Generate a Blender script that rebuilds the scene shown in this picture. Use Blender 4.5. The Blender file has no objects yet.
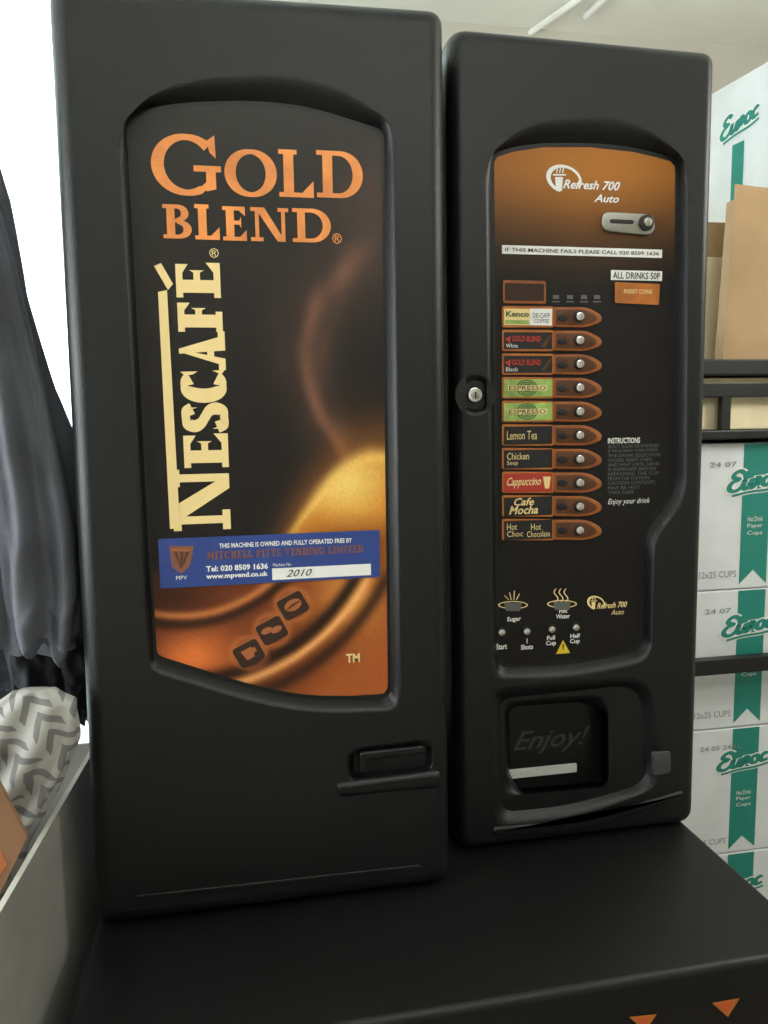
import bpy, bmesh, math, random
from mathutils import Vector, Matrix, noise
from mathutils.geometry import tessellate_polygon
random.seed(3)
S = bpy.context.scene
COL = S.collection
try: S.view_settings.view_transform = 'Standard'
except Exception: pass

# ---------------- camera model ----------------
FPX=768.0; YAW=math.radians(10.6); PIT=math.radians(6.7); ROL=math.radians(0.85)
C=Vector((0,-0.9,1.40))
F=Vector((math.sin(YAW)*math.cos(PIT), math.cos(YAW)*math.cos(PIT), -math.sin(PIT)))
R0=Vector((math.cos(YAW),-math.sin(YAW),0)); U0=R0.cross(F)
R=R0*math.cos(ROL)-U0*math.sin(ROL); U=U0*math.cos(ROL)+R0*math.sin(ROL)
cd=bpy.data.cameras.new('camera'); cam=bpy.data.objects.new('camera',cd); COL.objects.link(cam)
cd.sensor_fit='VERTICAL'; cd.sensor_height=36; cd.lens=27.0; cd.clip_start=0.02
m=Matrix((( R.x,U.x,-F.x,C.x),(R.y,U.y,-F.y,C.y),(R.z,U.z,-F.z,C.z),(0,0,0,1)))
cam.matrix_world=m; S.camera=cam
def ray(px,py): return F*FPX+R*(px-384)+U*(512-py)
def P(px,py,y):
    d=ray(px,py); return C+d*((y-C.y)/d.y)
def PZ(px,py,z):
    d=ray(px,py); return C+d*((z-C.z)/d.z)
def P2(px,py,y):
    p=P(px,py,y); return (p.x,p.z)

# ---------------- materials ----------------
def lin(c):
    c=c/255.0
    return c/12.92 if c<=0.04045 else ((c+0.055)/1.055)**2.4
def L3(c): return (lin(c[0]),lin(c[1]),lin(c[2]),1)
MATS={}
def mat(name,col,rough=0.5,metal=0.0,bump=0.0,bscale=300,var=0.0,vscale=8,spec=0.5,emit=0,attr=None,coat=0):
    if name in MATS: return MATS[name]
    m=bpy.data.materials.new(name); m.use_nodes=True; nt=m.node_tree; b=nt.nodes['Principled BSDF']
    b.inputs['Base Color'].default_value=L3(col); b.inputs['Roughness'].default_value=rough
    b.inputs['Metallic'].default_value=metal; b.inputs['Specular IOR Level'].default_value=spec
    if coat: b.inputs['Coat Weight'].default_value=coat
    tc=nt.nodes.new('ShaderNodeTexCoord')
    if attr:
        a=nt.nodes.new('ShaderNodeAttribute'); a.attribute_name=attr
        nt.links.new(a.outputs['Color'],b.inputs['Base Color'])
    elif var>0:
        n=nt.nodes.new('ShaderNodeTexNoise'); n.inputs['Scale'].default_value=vscale; n.inputs['Detail'].default_value=5
        nt.links.new(tc.outputs['Object'],n.inputs['Vector'])
        r=nt.nodes.new('ShaderNodeValToRGB')
        a=[max(0,c*(1-var)) for c in col]; z=[min(255,c*(1+var)) for c in col]
        r.color_ramp.elements[0].position=0.3; r.color_ramp.elements[1].position=0.7
        r.color_ramp.elements[0].color=L3(a); r.color_ramp.elements[1].color=L3(z)
        nt.links.new(n.outputs['Fac'],r.inputs['Fac']); nt.links.new(r.outputs['Color'],b.inputs['Base Color'])
    if bump>0:
        n2=nt.nodes.new('ShaderNodeTexNoise'); n2.inputs['Scale'].default_value=bscale; n2.inputs['Detail'].default_value=3
        nt.links.new(tc.outputs['Object'],n2.inputs['Vector'])
        bp=nt.nodes.new('ShaderNodeBump'); bp.inputs['Strength'].default_value=bump; bp.inputs['Distance'].default_value=0.002
        nt.links.new(n2.outputs['Fac'],bp.inputs['Height']); nt.links.new(bp.outputs['Normal'],b.inputs['Normal'])
    if emit:
        b.inputs['Emission Color'].default_value=L3(col); b.inputs['Emission Strength'].default_value=emit
    MATS[name]=m; return m

BLK=mat('black_textured_plastic',(12,15,16),0.36,bump=0.3,bscale=600,var=0.08,vscale=5,spec=.44)
BLK2=mat('black_base_laminate',(13,14,14),0.42,bump=0.2,bscale=500,var=0.08,spec=.34)
DRK=mat('dark_gloss_panel',(14,14,14),0.3,spec=.4)
PRN=mat('printed_artwork',(100,60,30),0.42,attr='Col',spec=.32)
ORG=mat('orange_print',(236,142,72),0.45,var=0.12,vscale=26)
MUT=mat('muted_orange_print',(132,84,68),0.5)
CRM=mat('cream_print',(244,216,152),0.45)
BLU=mat('blue_sticker',(44,68,138),0.4,var=0.05)
WHT=mat('white_print',(240,240,236),0.5)
GRY=mat('grey_print',(135,138,138),0.5)
DGR=mat('dim_grey_print',(98,98,96),0.5)
FNT=mat('faint_grey_print',(54,56,55),0.5)
INK=mat('black_ink',(22,22,25),0.5)
TILE=mat('dark_brown_print',(52,28,16),0.5)
TILE2=mat('copper_print',(170,98,54),0.5)
ORP=mat('orange_plate',(180,104,40),0.4,var=0.1,vscale=40)
BEZ=mat('amber_bezel',(150,84,34),0.35,var=0.1,vscale=40)
BRN=mat('brown_plate',(86,48,22),0.4,var=0.15,vscale=40)
CHR=mat('chrome',(225,225,225),0.12,metal=1)
STL=mat('brushed_steel',(170,168,160),0.35,metal=1)
RED=mat('red_print',(180,50,40),0.45)
GRN=mat('green_print',(150,180,95),0.45,var=0.15,vscale=80)
DGN=mat('dark_green_print',(60,95,50),0.45)
YEL=mat('yellow_print',(225,195,50),0.45)
TEAL=mat('teal_print',(36,138,124),0.6)
CART=mat('white_carton',(227,231,232),0.75,var=0.03,bump=0.1,bscale=60)
KRAFT=mat('kraft_cardboard',(176,146,108),0.85,var=0.06,bump=0.2,bscale=80)
CREAM=mat('cream_carton',(238,224,186),0.8,var=0.05)
SHELFM=mat('black_shelf_metal',(20,20,22),0.45,var=0.05)
COAT=mat('grey_coat_fabric',(92,94,102),0.85,bump=0.5,bscale=400,var=0.12,vscale=9)
COAT2=mat('black_coat_fabric',(44,45,50),0.85,bump=0.4,bscale=400,var=0.15)
GBOARD=mat('grey_board',(138,137,130),0.7,var=0.07,vscale=10,bump=0.15,bscale=60)
GEDGE=mat('pale_board_edge',(190,188,178),0.7,var=0.05)
CEIL=mat('ceiling_paint',(242,241,230),0.9,var=0.03,vscale=2,bump=0.1,bscale=60)
WALL=mat('wall_paint',(205,202,190),0.9,var=0.03,vscale=2)
FLOOR=mat('floor_vinyl',(120,112,100),0.6,var=0.15,vscale=5)
PIPE=mat('conduit_plastic',(248,248,242),0.5,var=0.02)

# ---------------- mesh builder ----------------
def area(o): return 0.5*sum(o[i][0]*o[(i+1)%len(o)][1]-o[(i+1)%len(o)][0]*o[i][1] for i in range(len(o)))
def offs(o,d):
    s=1 if area(o)>0 else -1; n=len(o); r=[]
    for i in range(n):
        a=Vector(o[i-1]);b=Vector(o[i]);c=Vector(o[(i+1)%n])
        e1=(b-a); e2=(c-b)
        if e1.length<1e-9 or e2.length<1e-9: r.append(tuple(b)); continue
        e1.normalize(); e2.normalize()
        n1=Vector((-e1.y,e1.x)); n2=Vector((-e2.y,e2.x)); nn=n1+n2
        k=max(0.5,1+n1.dot(n2)); nn=nn/k
        r.append((b.x+s*nn.x*d,b.y+s*nn.y*d))
    return r
def rp(pts,n=6):
    out=[]; N=len(pts)
    for i in range(N):
        x,y,r=pts[i]; p=Vector((x,y)); a=Vector(pts[i-1][:2]); c=Vector(pts[(i+1)%N][:2])
        if r<=0: out.append((x,y)); continue
        ra=min(r,(a-p).length*0.49); rc=min(r,(c-p).length*0.49)
        s=p+(a-p).normalized()*ra; e=p+(c-p).normalized()*rc
        for k in range(n+1):
            t=k/n; q=s*(1-t)**2+p*2*t*(1-t)+e*t*t; out.append((q.x,q.y))
    return out
def proj(o,y): return [P2(a,b,y) for a,b in o]

class MB:
    def __init__(s): s.v=[];s.f=[];s.m=[];s.mats=[];s.cols={}
    def mi(s,m):
        if m not in s.mats: s.mats.append(m)
        return s.mats.index(m)
    def add(s,vs,fs,m):
        k=len(s.v); s.v+= [tuple(v) for v in vs]; i=s.mi(m)
        for f in fs: s.f.append([a+k for a in f]); s.m.append(i)
        return k
    def flat(s,o2,y,m):
        o=list(o2)
        if area(o)<0: o=o[::-1]
        s.add([(a,y,b) for a,b in o],[list(range(len(o)))],m)
    def pxpoly(s,pts,y,m): s.flat(proj(pts,y),y,m)
    def rect(s,x0,y0,x1,y1,y,m,r=0):
        a=P(x0,y0,y);b=P(x1,y1,y)
        if r>0: s.flat(rp([(a.x,a.z,r),(b.x,a.z,r),(b.x,b.z,r),(a.x,b.z,r)],4),y,m)
        else: s.flat([(a.x,a.z),(b.x,a.z),(b.x,b.z),(a.x,b.z)],y,m)
    def slab(s,o,yf,yb,bev,m,steps=4,back=True):
        if area(o)<0: o=o[::-1]
        n=len(o); rings=[(0,yb),(0,yf+bev)]
        if bev>0:
            for k in range(1,steps+1):
                t=k/steps*math.pi/2; rings.append((bev*(1-math.cos(t)),yf+bev*(1-math.sin(t))))
        vs=[]
        for d,y in rings:
            oo=offs(o,d) if d>0 else o
            vs+=[(a,y,b) for a,b in oo]
        fs=[]
        for r in range(len(rings)-1):
            for i in range(n):
                j=(i+1)%n; fs.append([r*n+i,r*n+j,(r+1)*n+j,(r+1)*n+i])
        fs.append([(len(rings)-1)*n+i for i in range(n)])
        if back: fs.append([i for i in range(n)][::-1])
        s.add(vs,fs,m)
    def pxslab(s,pts,yf,yb,bev,m,steps=4): s.slab(proj(pts,yf),yf,yb,bev,m,steps)
    def box(s,lo,hi,m,bev=0.0,mx=None,seg=2):
        bm=bmesh.new(); bmesh.ops.create_cube(bm,size=1)
        for v in bm.verts: v.co=Vector([(lo[i]+hi[i])/2+v.co[i]*(hi[i]-lo[i]) for i in range(3)])
        if bev>0: bmesh.ops.bevel(bm,geom=bm.edges[:],offset=bev,segments=seg,affect='EDGES',profile=0.5)
        bm.verts.index_update()
        vs=[(mx@v.co if mx else v.co.copy()) for v in bm.verts]; fs=[[v.index for v in f.verts] for f in bm.faces]
        bm.free(); s.add(vs,fs,m)
    def cyl(s,c,r,h,axis,m,n=20,bev=0.0,r2=None):
        ax=Vector(axis).normalized(); t=ax.orthogonal().normalized(); b=ax.cross(t); c=Vector(c)
        r2=r if r2 is None else r2
        rings=[(r,0),(r2,h-bev)]+([(r2-bev*0.3,h-bev*0.3),(r2-bev,h)] if bev>0 else [])
        vs=[];fs=[]
        for rr,hh in rings:
            for i in range(n):
                a=2*math.pi*i/n; vs.append(c+ax*hh+t*rr*math.cos(a)+b*rr*math.sin(a))
        for k in range(len(rings)-1):
            for i in range(n):
                j=(i+1)%n; fs.append([k*n+i,k*n+j,(k+1)*n+j,(k+1)*n+i])
        fs.append([(len(rings)-1)*n+i for i in range(n)]); fs.append(list(range(n))[::-1])
        s.add(vs,fs,m)
    def tube(s,pts,r,m,n=10):
        pts=[Vector(p) for p in pts]; vs=[];fs=[]
        for i,p in enumerate(pts):
            d=(pts[min(i+1,len(pts)-1)]-pts[max(i-1,0)]).normalized(); t=d.cross(Vector((0.13,0.2,0.97))).normalized(); b=d.cross(t)
            for k in range(n):
                a=2*math.pi*k/n; vs.append(p+t*r*math.cos(a)+b*r*math.sin(a))
        for i in range(len(pts)-1):
            for k in range(n):
                j=(k+1)%n; fs.append([i*n+k,i*n+j,(i+1)*n+j,(i+1)*n+k])
        fs.append(list(range(n))); fs.append([(len(pts)-1)*n+k for k in range(n)])
        s.add(vs,fs,m)
    def text(s,txt,x0,y0,x1,y1,y,m,shear=0,bold=0,res=2,rot=0,quad=None):
        tv,tf=textmesh(txt,shear,bold,res)
        if quad:
            q=[Vector(p) for p in quad]
            vs=[]
            for u,v in tv:
                top=q[0].lerp(q[1],u); bot=q[3].lerp(q[2],u); vs.append(bot.lerp(top,v))
            s.add(vs,tf,m); return
        a=P(x0,y0,y);b=P(x1,y1,y)
        vs=[(a.x+u*(b.x-a.x),y,b.z+v*(a.z-b.z)) for u,v in tv]
        s.add(vs,tf,m)
    def textl(s,txt,x0,y0,x1,y1,y,m,**k):
        a=P(x0,y0,y);b=P(x0,y1,y);c=P(x1,y0,y)
        s.text(txt,0,0,0,0,0,m,quad=[(a.x,y,a.z),(c.x,y,a.z),(c.x,y,b.z),(a.x,y,b.z)],**k)
    def obj(s,name,parent=None,smooth=False,label=None,ang=30):
        me=bpy.data.meshes.new(name); me.from_pydata(s.v,[],s.f)
        for mm in s.mats: me.materials.append(mm)
        for p,i in zip(me.polygons,s.m): p.material_index=i; p.use_smooth=smooth
        if s.cols:
            ca=me.color_attributes.new('Col','FLOAT_COLOR','POINT')
            for i,c in s.cols.items(): ca.data[i].color=c
        me.update()
        if smooth: me.set_sharp_from_angle(angle=math.radians(ang))
        o=bpy.data.objects.new(name,me); COL.objects.link(o)
        if parent: par(o,parent)
        if label: o['label']=label
        return o
def par(o,p):
    o.parent=p
    o.matrix_parent_inverse=Matrix.Translation(-WLOC.get(p.name,Vector((0,0,0))))
WLOC={}
def root(name,loc,label,cat,group=None):
    e=bpy.data.objects.new(name,None); COL.objects.link(e); e.location=loc; e.empty_display_size=0.1
    WLOC[e.name]=Vector(loc); tag(e,label,cat,group); return e
def tag(o,label,cat,group=None):
    o['label']=label;o['category']=cat
    if group:o['group']=group
def struct(o): o['kind']='structure'; return o

TC={}
def textmesh(txt,shear,bold,res):
    k=(txt,shear,bold,res)
    if k in TC: return TC[k]
    cu=bpy.data.curves.new('t','FONT'); cu.body=txt; cu.shear=shear; cu.offset=bold; cu.resolution_u=res; cu.fill_mode='FRONT'
    cu.align_x='CENTER'; cu.space_line=0.9
    ob=bpy.data.objects.new('t',cu); COL.objects.link(ob); dg=bpy.context.evaluated_depsgraph_get(); dg.update()
    me=bpy.data.meshes.new_from_object(ob.evaluated_get(dg))
    xs=[v.co.x for v in me.vertices]; ys=[v.co.y for v in me.vertices]
    a,b,c,d=min(xs),max(xs),min(ys),max(ys)
    tv=[((v.co.x-a)/(b-a),(v.co.y-c)/(d-c)) for v in me.vertices]; tf=[list(p.vertices) for p in me.polygons]
    bpy.data.objects.remove(ob); bpy.data.curves.remove(cu); bpy.data.meshes.remove(me)
    TC[k]=(tv,tf); return TC[k]

def resample(o,c,angs):
    res=[];n=len(o)
    for a in angs:
        dx,dy=math.cos(a),math.sin(a); best=None
        for i in range(n):
            x1,y1=o[i][0]-c[0],o[i][1]-c[1]; x2,y2=o[(i+1)%n][0]-c[0],o[(i+1)%n][1]-c[1]
            ex,ey=x2-x1,y2-y1; den=dx*ey-dy*ex
            if abs(den)<1e-12: continue
            t=(x1*ey-y1*ex)/den; u=(x1*dy-y1*dx)/den
            if t>0 and -1e-6<=u<=1+1e-6 and (best is None or t>best): best=t
        res.append((c[0]+dx*best,c[1]+dy*best))
    return res
def holeface(mb,outer,holes,y,m):
    loops=[[Vector((a,b,0)) for a,b in outer]]+[[Vector((a,b,0)) for a,b in h] for h in holes]
    tris=tessellate_polygon(loops); vs=[(v.x,y,v.y) for l in loops for v in l]; fs=[]
    for t in tris:
        a,b,c=[vs[i] for i in t]
        ar=(b[0]-a[0])*(c[2]-a[2])-(c[0]-a[0])*(b[2]-a[2])
        if abs(ar)<1e-12: continue
        fs.append(list(t) if ar>0 else list(t)[::-1])
    mb.add(vs,fs,m)
def recess(mb,spec,ys,m,steps=7,N=110):
    A,B,depth,cpx=spec['A'],spec['B'],spec['d'],spec['c']
    yf=ys+depth; A=proj(A,yf);B=proj(B,ys); c=P2(cpx[0],cpx[1],ys)
    angs=[2*math.pi*i/N for i in range(N)]
    for o in (A,B):
        for p in o: angs.append(math.atan2(p[1]-c[1],p[0]-c[0])%(2*math.pi))
    angs=sorted(angs); aa=[angs[0]]
    for a in angs[1:]:
        if a-aa[-1]>0.004: aa.append(a)
    A=resample(A,c,aa);B=resample(B,c,aa); n=len(aa); vs=[];fs=[]
    for k in range(steps+1):
        s=k/steps; y=ys+depth*(1-math.sin(s*math.pi/2))
        for p,q in zip(A,B): vs.append((p[0]*(1-s)+q[0]*s,y,p[1]*(1-s)+q[1]*s))
    for r in range(steps):
        for i in range(n):
            j=(i+1)%n; fs.append([r*n+i,(r+1)*n+i,(r+1)*n+j,r*n+j][::-1])
    mb.add(vs,fs,m)
    subs=[recess(mb,sp,yf,m) for sp in spec.get('sub',[])]
    holeface(mb,A,subs,yf,m)
    return B
def cabinet(name,parent,corners,yf,yb,bx,bd,specs,m,zbot,steps=8):
    mb=MB(); w=[P2(x,y,yf)+(r*.00117,) for x,y,r in corners]
    w[2]=(w[2][0],zbot,w[2][2]); w[3]=(w[3][0],zbot,w[3][2])
    o0=rp(w,8)
    ins=offs([(a,b) for a,b,r in w],bx); o1=rp([(a,b,max(.004,r-bx*.55)) for (a,b),(_,_,r) in zip(ins,w)],8)
    if area(o0)<0: o0=o0[::-1];o1=o1[::-1]
    n=len(o0); vs=[(a,yb,b) for a,b in o0]; nr=1
    for k in range(steps+1):
        t=k/steps*math.pi/2; s=1-math.cos(t); y=yf+bd*(1-math.sin(t))
        vs+=[(p[0]*(1-s)+q[0]*s,y,p[1]*(1-s)+q[1]*s) for p,q in zip(o0,o1)]; nr+=1
    fs=[]
    for r in range(nr-1):
        for i in range(n):
            j=(i+1)%n; fs.append([r*n+i,r*n+j,(r+1)*n+j,(r+1)*n+i])
    fs.append(list(range(n))[::-1]); mb.add(vs,fs,m)
    rims=[recess(mb,sp,yf,m) for sp in specs]
    holeface(mb,o1,rims,yf,m)
    me=bpy.data.meshes.new(name); me.from_pydata(mb.v,[],mb.f); me.materials.append(m)
    bm=bmesh.new(); bm.from_mesh(me); bmesh.ops.remove_doubles(bm,verts=bm.verts[:],dist=1e-5); bmesh.ops.recalc_face_normals(bm,faces=bm.faces[:])
    for f in bm.faces: f.smooth=True
    bm.to_mesh(me); bm.free(); me.set_sharp_from_angle(angle=math.radians(32))
    o=bpy.data.objects.new(name,me); COL.objects.link(o); wn=o.modifiers.new('wn','WEIGHTED_NORMAL'); wn.keep_sharp=True; wn.weight=80
    par(o,parent); return o

# ---------------- letter engine ----------------
def stroke(pts,T,t=None,closed=False):
    n=len(pts); L=[];Rr=[]
    for i in range(n):
        if closed: a=Vector(pts[i-1]);b=Vector(pts[(i+1)%n])
        else: a=Vector(pts[max(i-1,0)]);b=Vector(pts[min(i+1,n-1)])
        d=(b-a); d.normalize(); w=T if t is None else t+(T-t)*abs(d.y)**1.5
        nn=Vector((-d.y,d.x))*w/2; p=Vector(pts[i]); L.append(p+nn);Rr.append(p-nn)
    q=[]
    for i in range(n if closed else n-1):
        j=(i+1)%n; q.append([L[i],L[j],Rr[j],Rr[i]])
    return q
def arc(cx,cy,rx,ry,a0,a1,n=28): return [(cx+rx*math.cos(math.radians(a0+(a1-a0)*k/n)),cy+ry*math.sin(math.radians(a0+(a1-a0)*k/n))) for k in range(n+1)]
def cat(pts,n=8):
    o=[];P_=[pts[0]]+pts+[pts[-1]]
    for i in range(1,len(P_)-2):
        for k in range(n):
            t=k/n; a,b,c,d=P_[i-1],P_[i],P_[i+1],P_[i+2]
            o.append(tuple(0.5*((2*b[j])+(-a[j]+c[j])*t+(2*a[j]-5*b[j]+4*c[j]-d[j])*t*t+(-a[j]+3*b[j]-3*c[j]+d[j])*t**3) for j in (0,1)))
    o.append(pts[-1]); return o
def glyph(ch,w,T=0.2,t=0.085):
    q=[]
    def bar(x0,x1,y,h=t): q.append([(x0,y-h/2),(x1,y-h/2),(x1,y+h/2),(x0,y+h/2)])
    def tri(a,b,c): q.append([a,b,c])
    sx=0.1*w+T/2+0.03
    def stem(x): q.append([(x-T/2,0),(x+T/2,0),(x+T/2,1),(x-T/2,1)])
    if ch in 'GC':
        q+=stroke(arc(w/2,.5,w/2-T/2,.5-t/2,42,318 if ch=='C' else 300,44),T*1.1,t)
        tri((w*.80,.9),(w*.92,1.0),(w*.93,.62)); tri((w*.80,.9),(w*.93,.62),(w*.84,.72))
        if ch=='G':
            q.append([(w*.78,.08),(w*.78+T*.85,.12),(w*.78+T*.85,.45),(w*.78,.45)]); bar(w*.6,w,.45)
            q+=stroke(arc(w/2,.5,w/2-T/2,.5-t/2,295,318,6),t,t)
        else: tri((w*.84,.1),(w*.97,.02),(w*.95,.3))
    elif ch=='O': q+=stroke(arc(w/2,.5,w/2-T/2,.5-t/2,0,360,48)[:-1],T*1.1,t,True)
    elif ch=='D':
        stem(sx); bar(0,w*.5,1-t/2);bar(0,w*.5,t/2); q+=stroke(arc(w*.48,.5,w*.52-T/2,.5-t/2,90,-90,28),T*1.05,t)
    elif ch=='L':
        stem(sx); bar(0,sx+T/2+.1*w,1-t/2); bar(0,w,t/2); tri((w-.12,t),(w,t),(w,.36)); tri((w-.25,t),(w-.05,t),(w,.36))
    elif ch in 'EF':
        stem(sx); bar(0,w*.95,1-t/2); bar(sx,w*.78,.53); tri((w*.7,1-t),(w*.95,1-t),(w*.95,.72)); tri((w*.66,.53),(w*.78,.36),(w*.78,.7))
        if ch=='E': bar(0,w,t/2); tri((w*.72,t),(w,t),(w,.32))
        else: bar(0,sx+T/2+.1*w,t/2)
    elif ch=='B':
        stem(sx); bar(0,w*.5,1-t/2);bar(0,w*.5,t/2);bar(sx,w*.55,.53,t*.9)
        q+=stroke(arc(w*.5,.75,w*.42-T/2,.25-t/2,90,-90,20),T*.95,t); q+=stroke(arc(w*.5,.275,w*.5-T/2,.275-t/2,90,-90,20),T*1.05,t)
    elif ch=='P':
        stem(sx); bar(0,w*.5,1-t/2);bar(0,w*.6,t/2);bar(sx,w*.55,.48,t*.9); q+=stroke(arc(w*.5,.73,w*.46-T/2,.25-t/2,90,-90,16),T*.95,t)
    elif ch=='I': stem(w/2); bar(0,w,t/2); bar(0,w,1-t/2)
    elif ch=='T': stem(w/2); bar(w*.22,w*.78,t/2); bar(0,w,1-t/2); tri((0,1),(0,.7),(w*.16,1-t)); tri((w,1),(w,.7),(w*.84,1-t))
    elif ch=='H':
        stem(sx); stem(w-sx); bar(sx,w-sx,.5)
        for y in (t/2,1-t/2): bar(0,w*.42,y); bar(w*.58,w,y)
    elif ch=='V':
        q.append([(.08*w,1),(.08*w+T*1.15,1),(.56*w,0),(.45*w,0)]); q.append([(.9*w-t,1),(.9*w,1),(.55*w,0),(.48*w,0)]); bar(0,.4*w,1-t/2); bar(.68*w,w,1-t/2)
    elif ch=='M':
        a=.14*w; b=.86*w; q.append([(a-t/2,0),(a+t/2,0),(a+t/2,1),(a-t/2,1)]); stem(b-T/4)
        q.append([(a-t/2,1),(a+T*.8,1),(.55*w,.1),(.45*w,.1)]); q.append([(b-t,1),(b,1),(.55*w,.1),(.49*w,.1)]); bar(0,.3*w,t/2); bar(.7*w,w,t/2)
    elif ch=='N':
        a=.17*w;b=.86*w; q.append([(a-t/2,0),(a+t/2,0),(a+t/2,1),(a-t/2,1)]); q.append([(b-t/2,0),(b+t/2,0),(b+t/2,1),(b-t/2,1)])
        q.append([(a-t/2,1),(a+T*.95,1),(b+t/2,0),(b-T*.75,0)]); bar(0,a+.16*w,t/2); bar(0,a+T*.5,1-t/2); bar(b-.14*w,w,1-t/2)
    elif ch=='A':
        q.append([(.1*w,0),(.1*w+t*1.1,0),(.53*w,1),(.47*w,1)]); q.append([(.9*w-T*1.15,0),(.9*w,0),(.55*w,1.0),(.42*w,1)])
        bar(.26*w,.7*w,.32); bar(0,.27*w,t/2); bar(.62*w,w,t/2)
    elif ch=='S':
        q+=stroke(cat([(w*.86,.78),(w*.72,.92),(w*.5,1-t/2),(w*.27,.9),(w*.17,.73),(w*.3,.59),(w*.52,.5),(w*.76,.4),(w*.85,.25),(w*.73,.09),(w*.48,t/2),(w*.25,.08),(w*.12,.24)],5),T*.95,T*.62)
        tri((w*.78,.86),(w*.9,.97),(w*.9,.66)); tri((w*.2,.14),(w*.06,.03),(w*.06,.34))
    return q
def put_glyph(mb,ch,x0,y0,x1,y1,y,m,T=.2,t=.085,rot=0,wb=None):
    a=P(x0,y0,y);b=P(x1,y1,y); ax,az,bx,bz=(a.x,a.z,b.x,b.z) if wb is None else wb
    W=bx-ax;H=az-bz
    w=H/W if rot else W/H
    for k,poly in enumerate(glyph(ch,w,T,t)):
        pts=[]
        for u,v in poly:
            if rot: pts.append((bx-v*W,bz+u/w*H))
            else: pts.append((ax+u/w*W,bz+v*H))
        if abs(area(pts))<1e-11: continue
        mb.flat(pts,y-.00003*(k%12),m)
def serif_line(mb,s,x0,y0,x1,y1,y,m,T=.22,t=.12):
    a=P(x0,y0,y);b=P(x0,y1,y);c=P(x1,y0,y); WD={'I':.5,' ':.45,'M':1.25,'N':1.05,'G':1.05,'D':1.05,'V':1.0,'H':1.05,'E':.8,'L':.8,'P':.85,'S':.75,'T':.9}
    tot=sum(WD.get(q,1)+.12 for q in s); x=a.x; k=(c.x-a.x)/tot
    for q in s:
        w=WD.get(q,1)*k
        if q!=' ': put_glyph(mb,q,0,0,1,1,y,m,T,t,wb=(x,a.z,x+w,b.z))
        x+=w+.12*k
SCR=[cat([(.46,.84),(.3,.98),(.13,.88),(.12,.70),(.32,.57),(.12,.48),(.02,.28),(.1,.07),(.3,.03),(.46,.2),(.52,.5)],5),
     cat([(.52,.5),(.52,.14),(.61,.04),(.72,.2),(.78,.5),(.77,.14),(.86,.06),(.93,.3),(.97,.56),(1.0,.44),(1.12,.45)],5),
     cat([(1.0,.44),(1.0,.08)],3), arc(1.3,.26,.13,.21,0,360,16), cat([(1.72,.4),(1.63,.5),(1.52,.3),(1.58,.07),(1.78,.12)],5),
     cat([(.18,-.20),(.8,-.15),(1.4,-.20),(1.85,-.13)],4)]
def script_logo(mb,fn,mt,mw):
    for lay,(T,mm) in enumerate(((.31,mw),(.175,mt))):
        for j,s in enumerate(SCR):
            for k,q in enumerate(stroke(s,T*(.7 if j==5 else 1))):
                vs=[fn(u,v,lay*1.5+((k+j)%8)*.07) for u,v in q]; mb.add(vs,[[0,3,2,1]],mm)

def paint_panel(mb,outline_px,y,fn,m,nx,ny):
    o=outline_px; ys=[p[1] for p in o]; y0,y1=min(ys)+.3,max(ys)-.3; k0=len(mb.v); vs=[];cols=[]
    for r in range(ny+1):
        py=y0+(y1-y0)*r/ny; xs=[]
        for i in range(len(o)):
            a=o[i];b=o[(i+1)%len(o)]
            if (a[1]-py)*(b[1]-py)<0 or a[1]==py: 
                xs.append(a[0]+(b[0]-a[0])*((py-a[1])/(b[1]-a[1]) if b[1]!=a[1] else 0))
        xa,xb=(min(xs),max(xs)) if xs else (xa,xb)
        for c in range(nx+1):
            px=xa+(xb-xa)*c/nx; vs.append(P(px,py,y)); cols.append(L3(fn(px,py)))
    fs=[]
    for r in range(ny):
        for c in range(nx):
            a=r*(nx+1)+c; fs.append([a,a+nx+1,a+nx+2,a+1])
    mb.add(vs,fs,m)
    for i,c in enumerate(cols): mb.cols[k0+i]=c
def mix(a,b,t):
    t=max(0,min(1,t)); return tuple(a[i]*(1-t)+b[i]*t for i in range(3))
def sst(a,b,x):
    t=max(0,min(1,(x-a)/(b-a))); return t*t*(3-2*t)
def gau(d,s): return math.exp(-(d/s)**2)

zb=P(270,911,0).z
yR=PZ(575,841,zb).y

# ================= LEFT CABINET =================
lc=P(270,911,0)
mach=root('vending_machine',(lc.x,0.2,zb),'tall black plastic coffee machine cabinet with printed advert door','vending machine')
posterO=rp([(129,119,8),(175,106,45),(290,104,80),(381,134,9),(388,695,12),(290,697,80),(157,655,6)],8)
YP=0.013
cutA=rp([(126,114,9),(175,102,45),(290,100,80),(384,130,9),(391,699,12),(290,701,80),(154,659,6)],8)
cutB=rp([(116,128,25),(165,80,55),(310,70,80),(396,122,25),(403,712,18),(290,716,80),(148,672,14)],8)
hA=rp([(354,752,6),(426,744,6),(426,766,6),(354,775,6)],4); hB=rp([(346,748,9),(434,738,9),(434,770,9),(346,781,9)],4)
body=cabinet('cabinet_body',mach,[(43,-26,18),(447,3,16),(453,884,18),(94,922,16)],0,.42,.022,.028,[dict(A=cutA,B=cutB,d=YP,c=(260,400)),dict(A=hA,B=hB,d=.016,c=(390,760))],BLK,zb+.001)
smoke=cat([(378,205),(368,238),(346,268),(322,296),(308,328),(305,362),(313,394),(328,426),(346,458)],14)
smoke2=cat([(360,252),(342,284),(328,318),(322,352),(322,386),(330,416),(344,444)],14)
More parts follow.
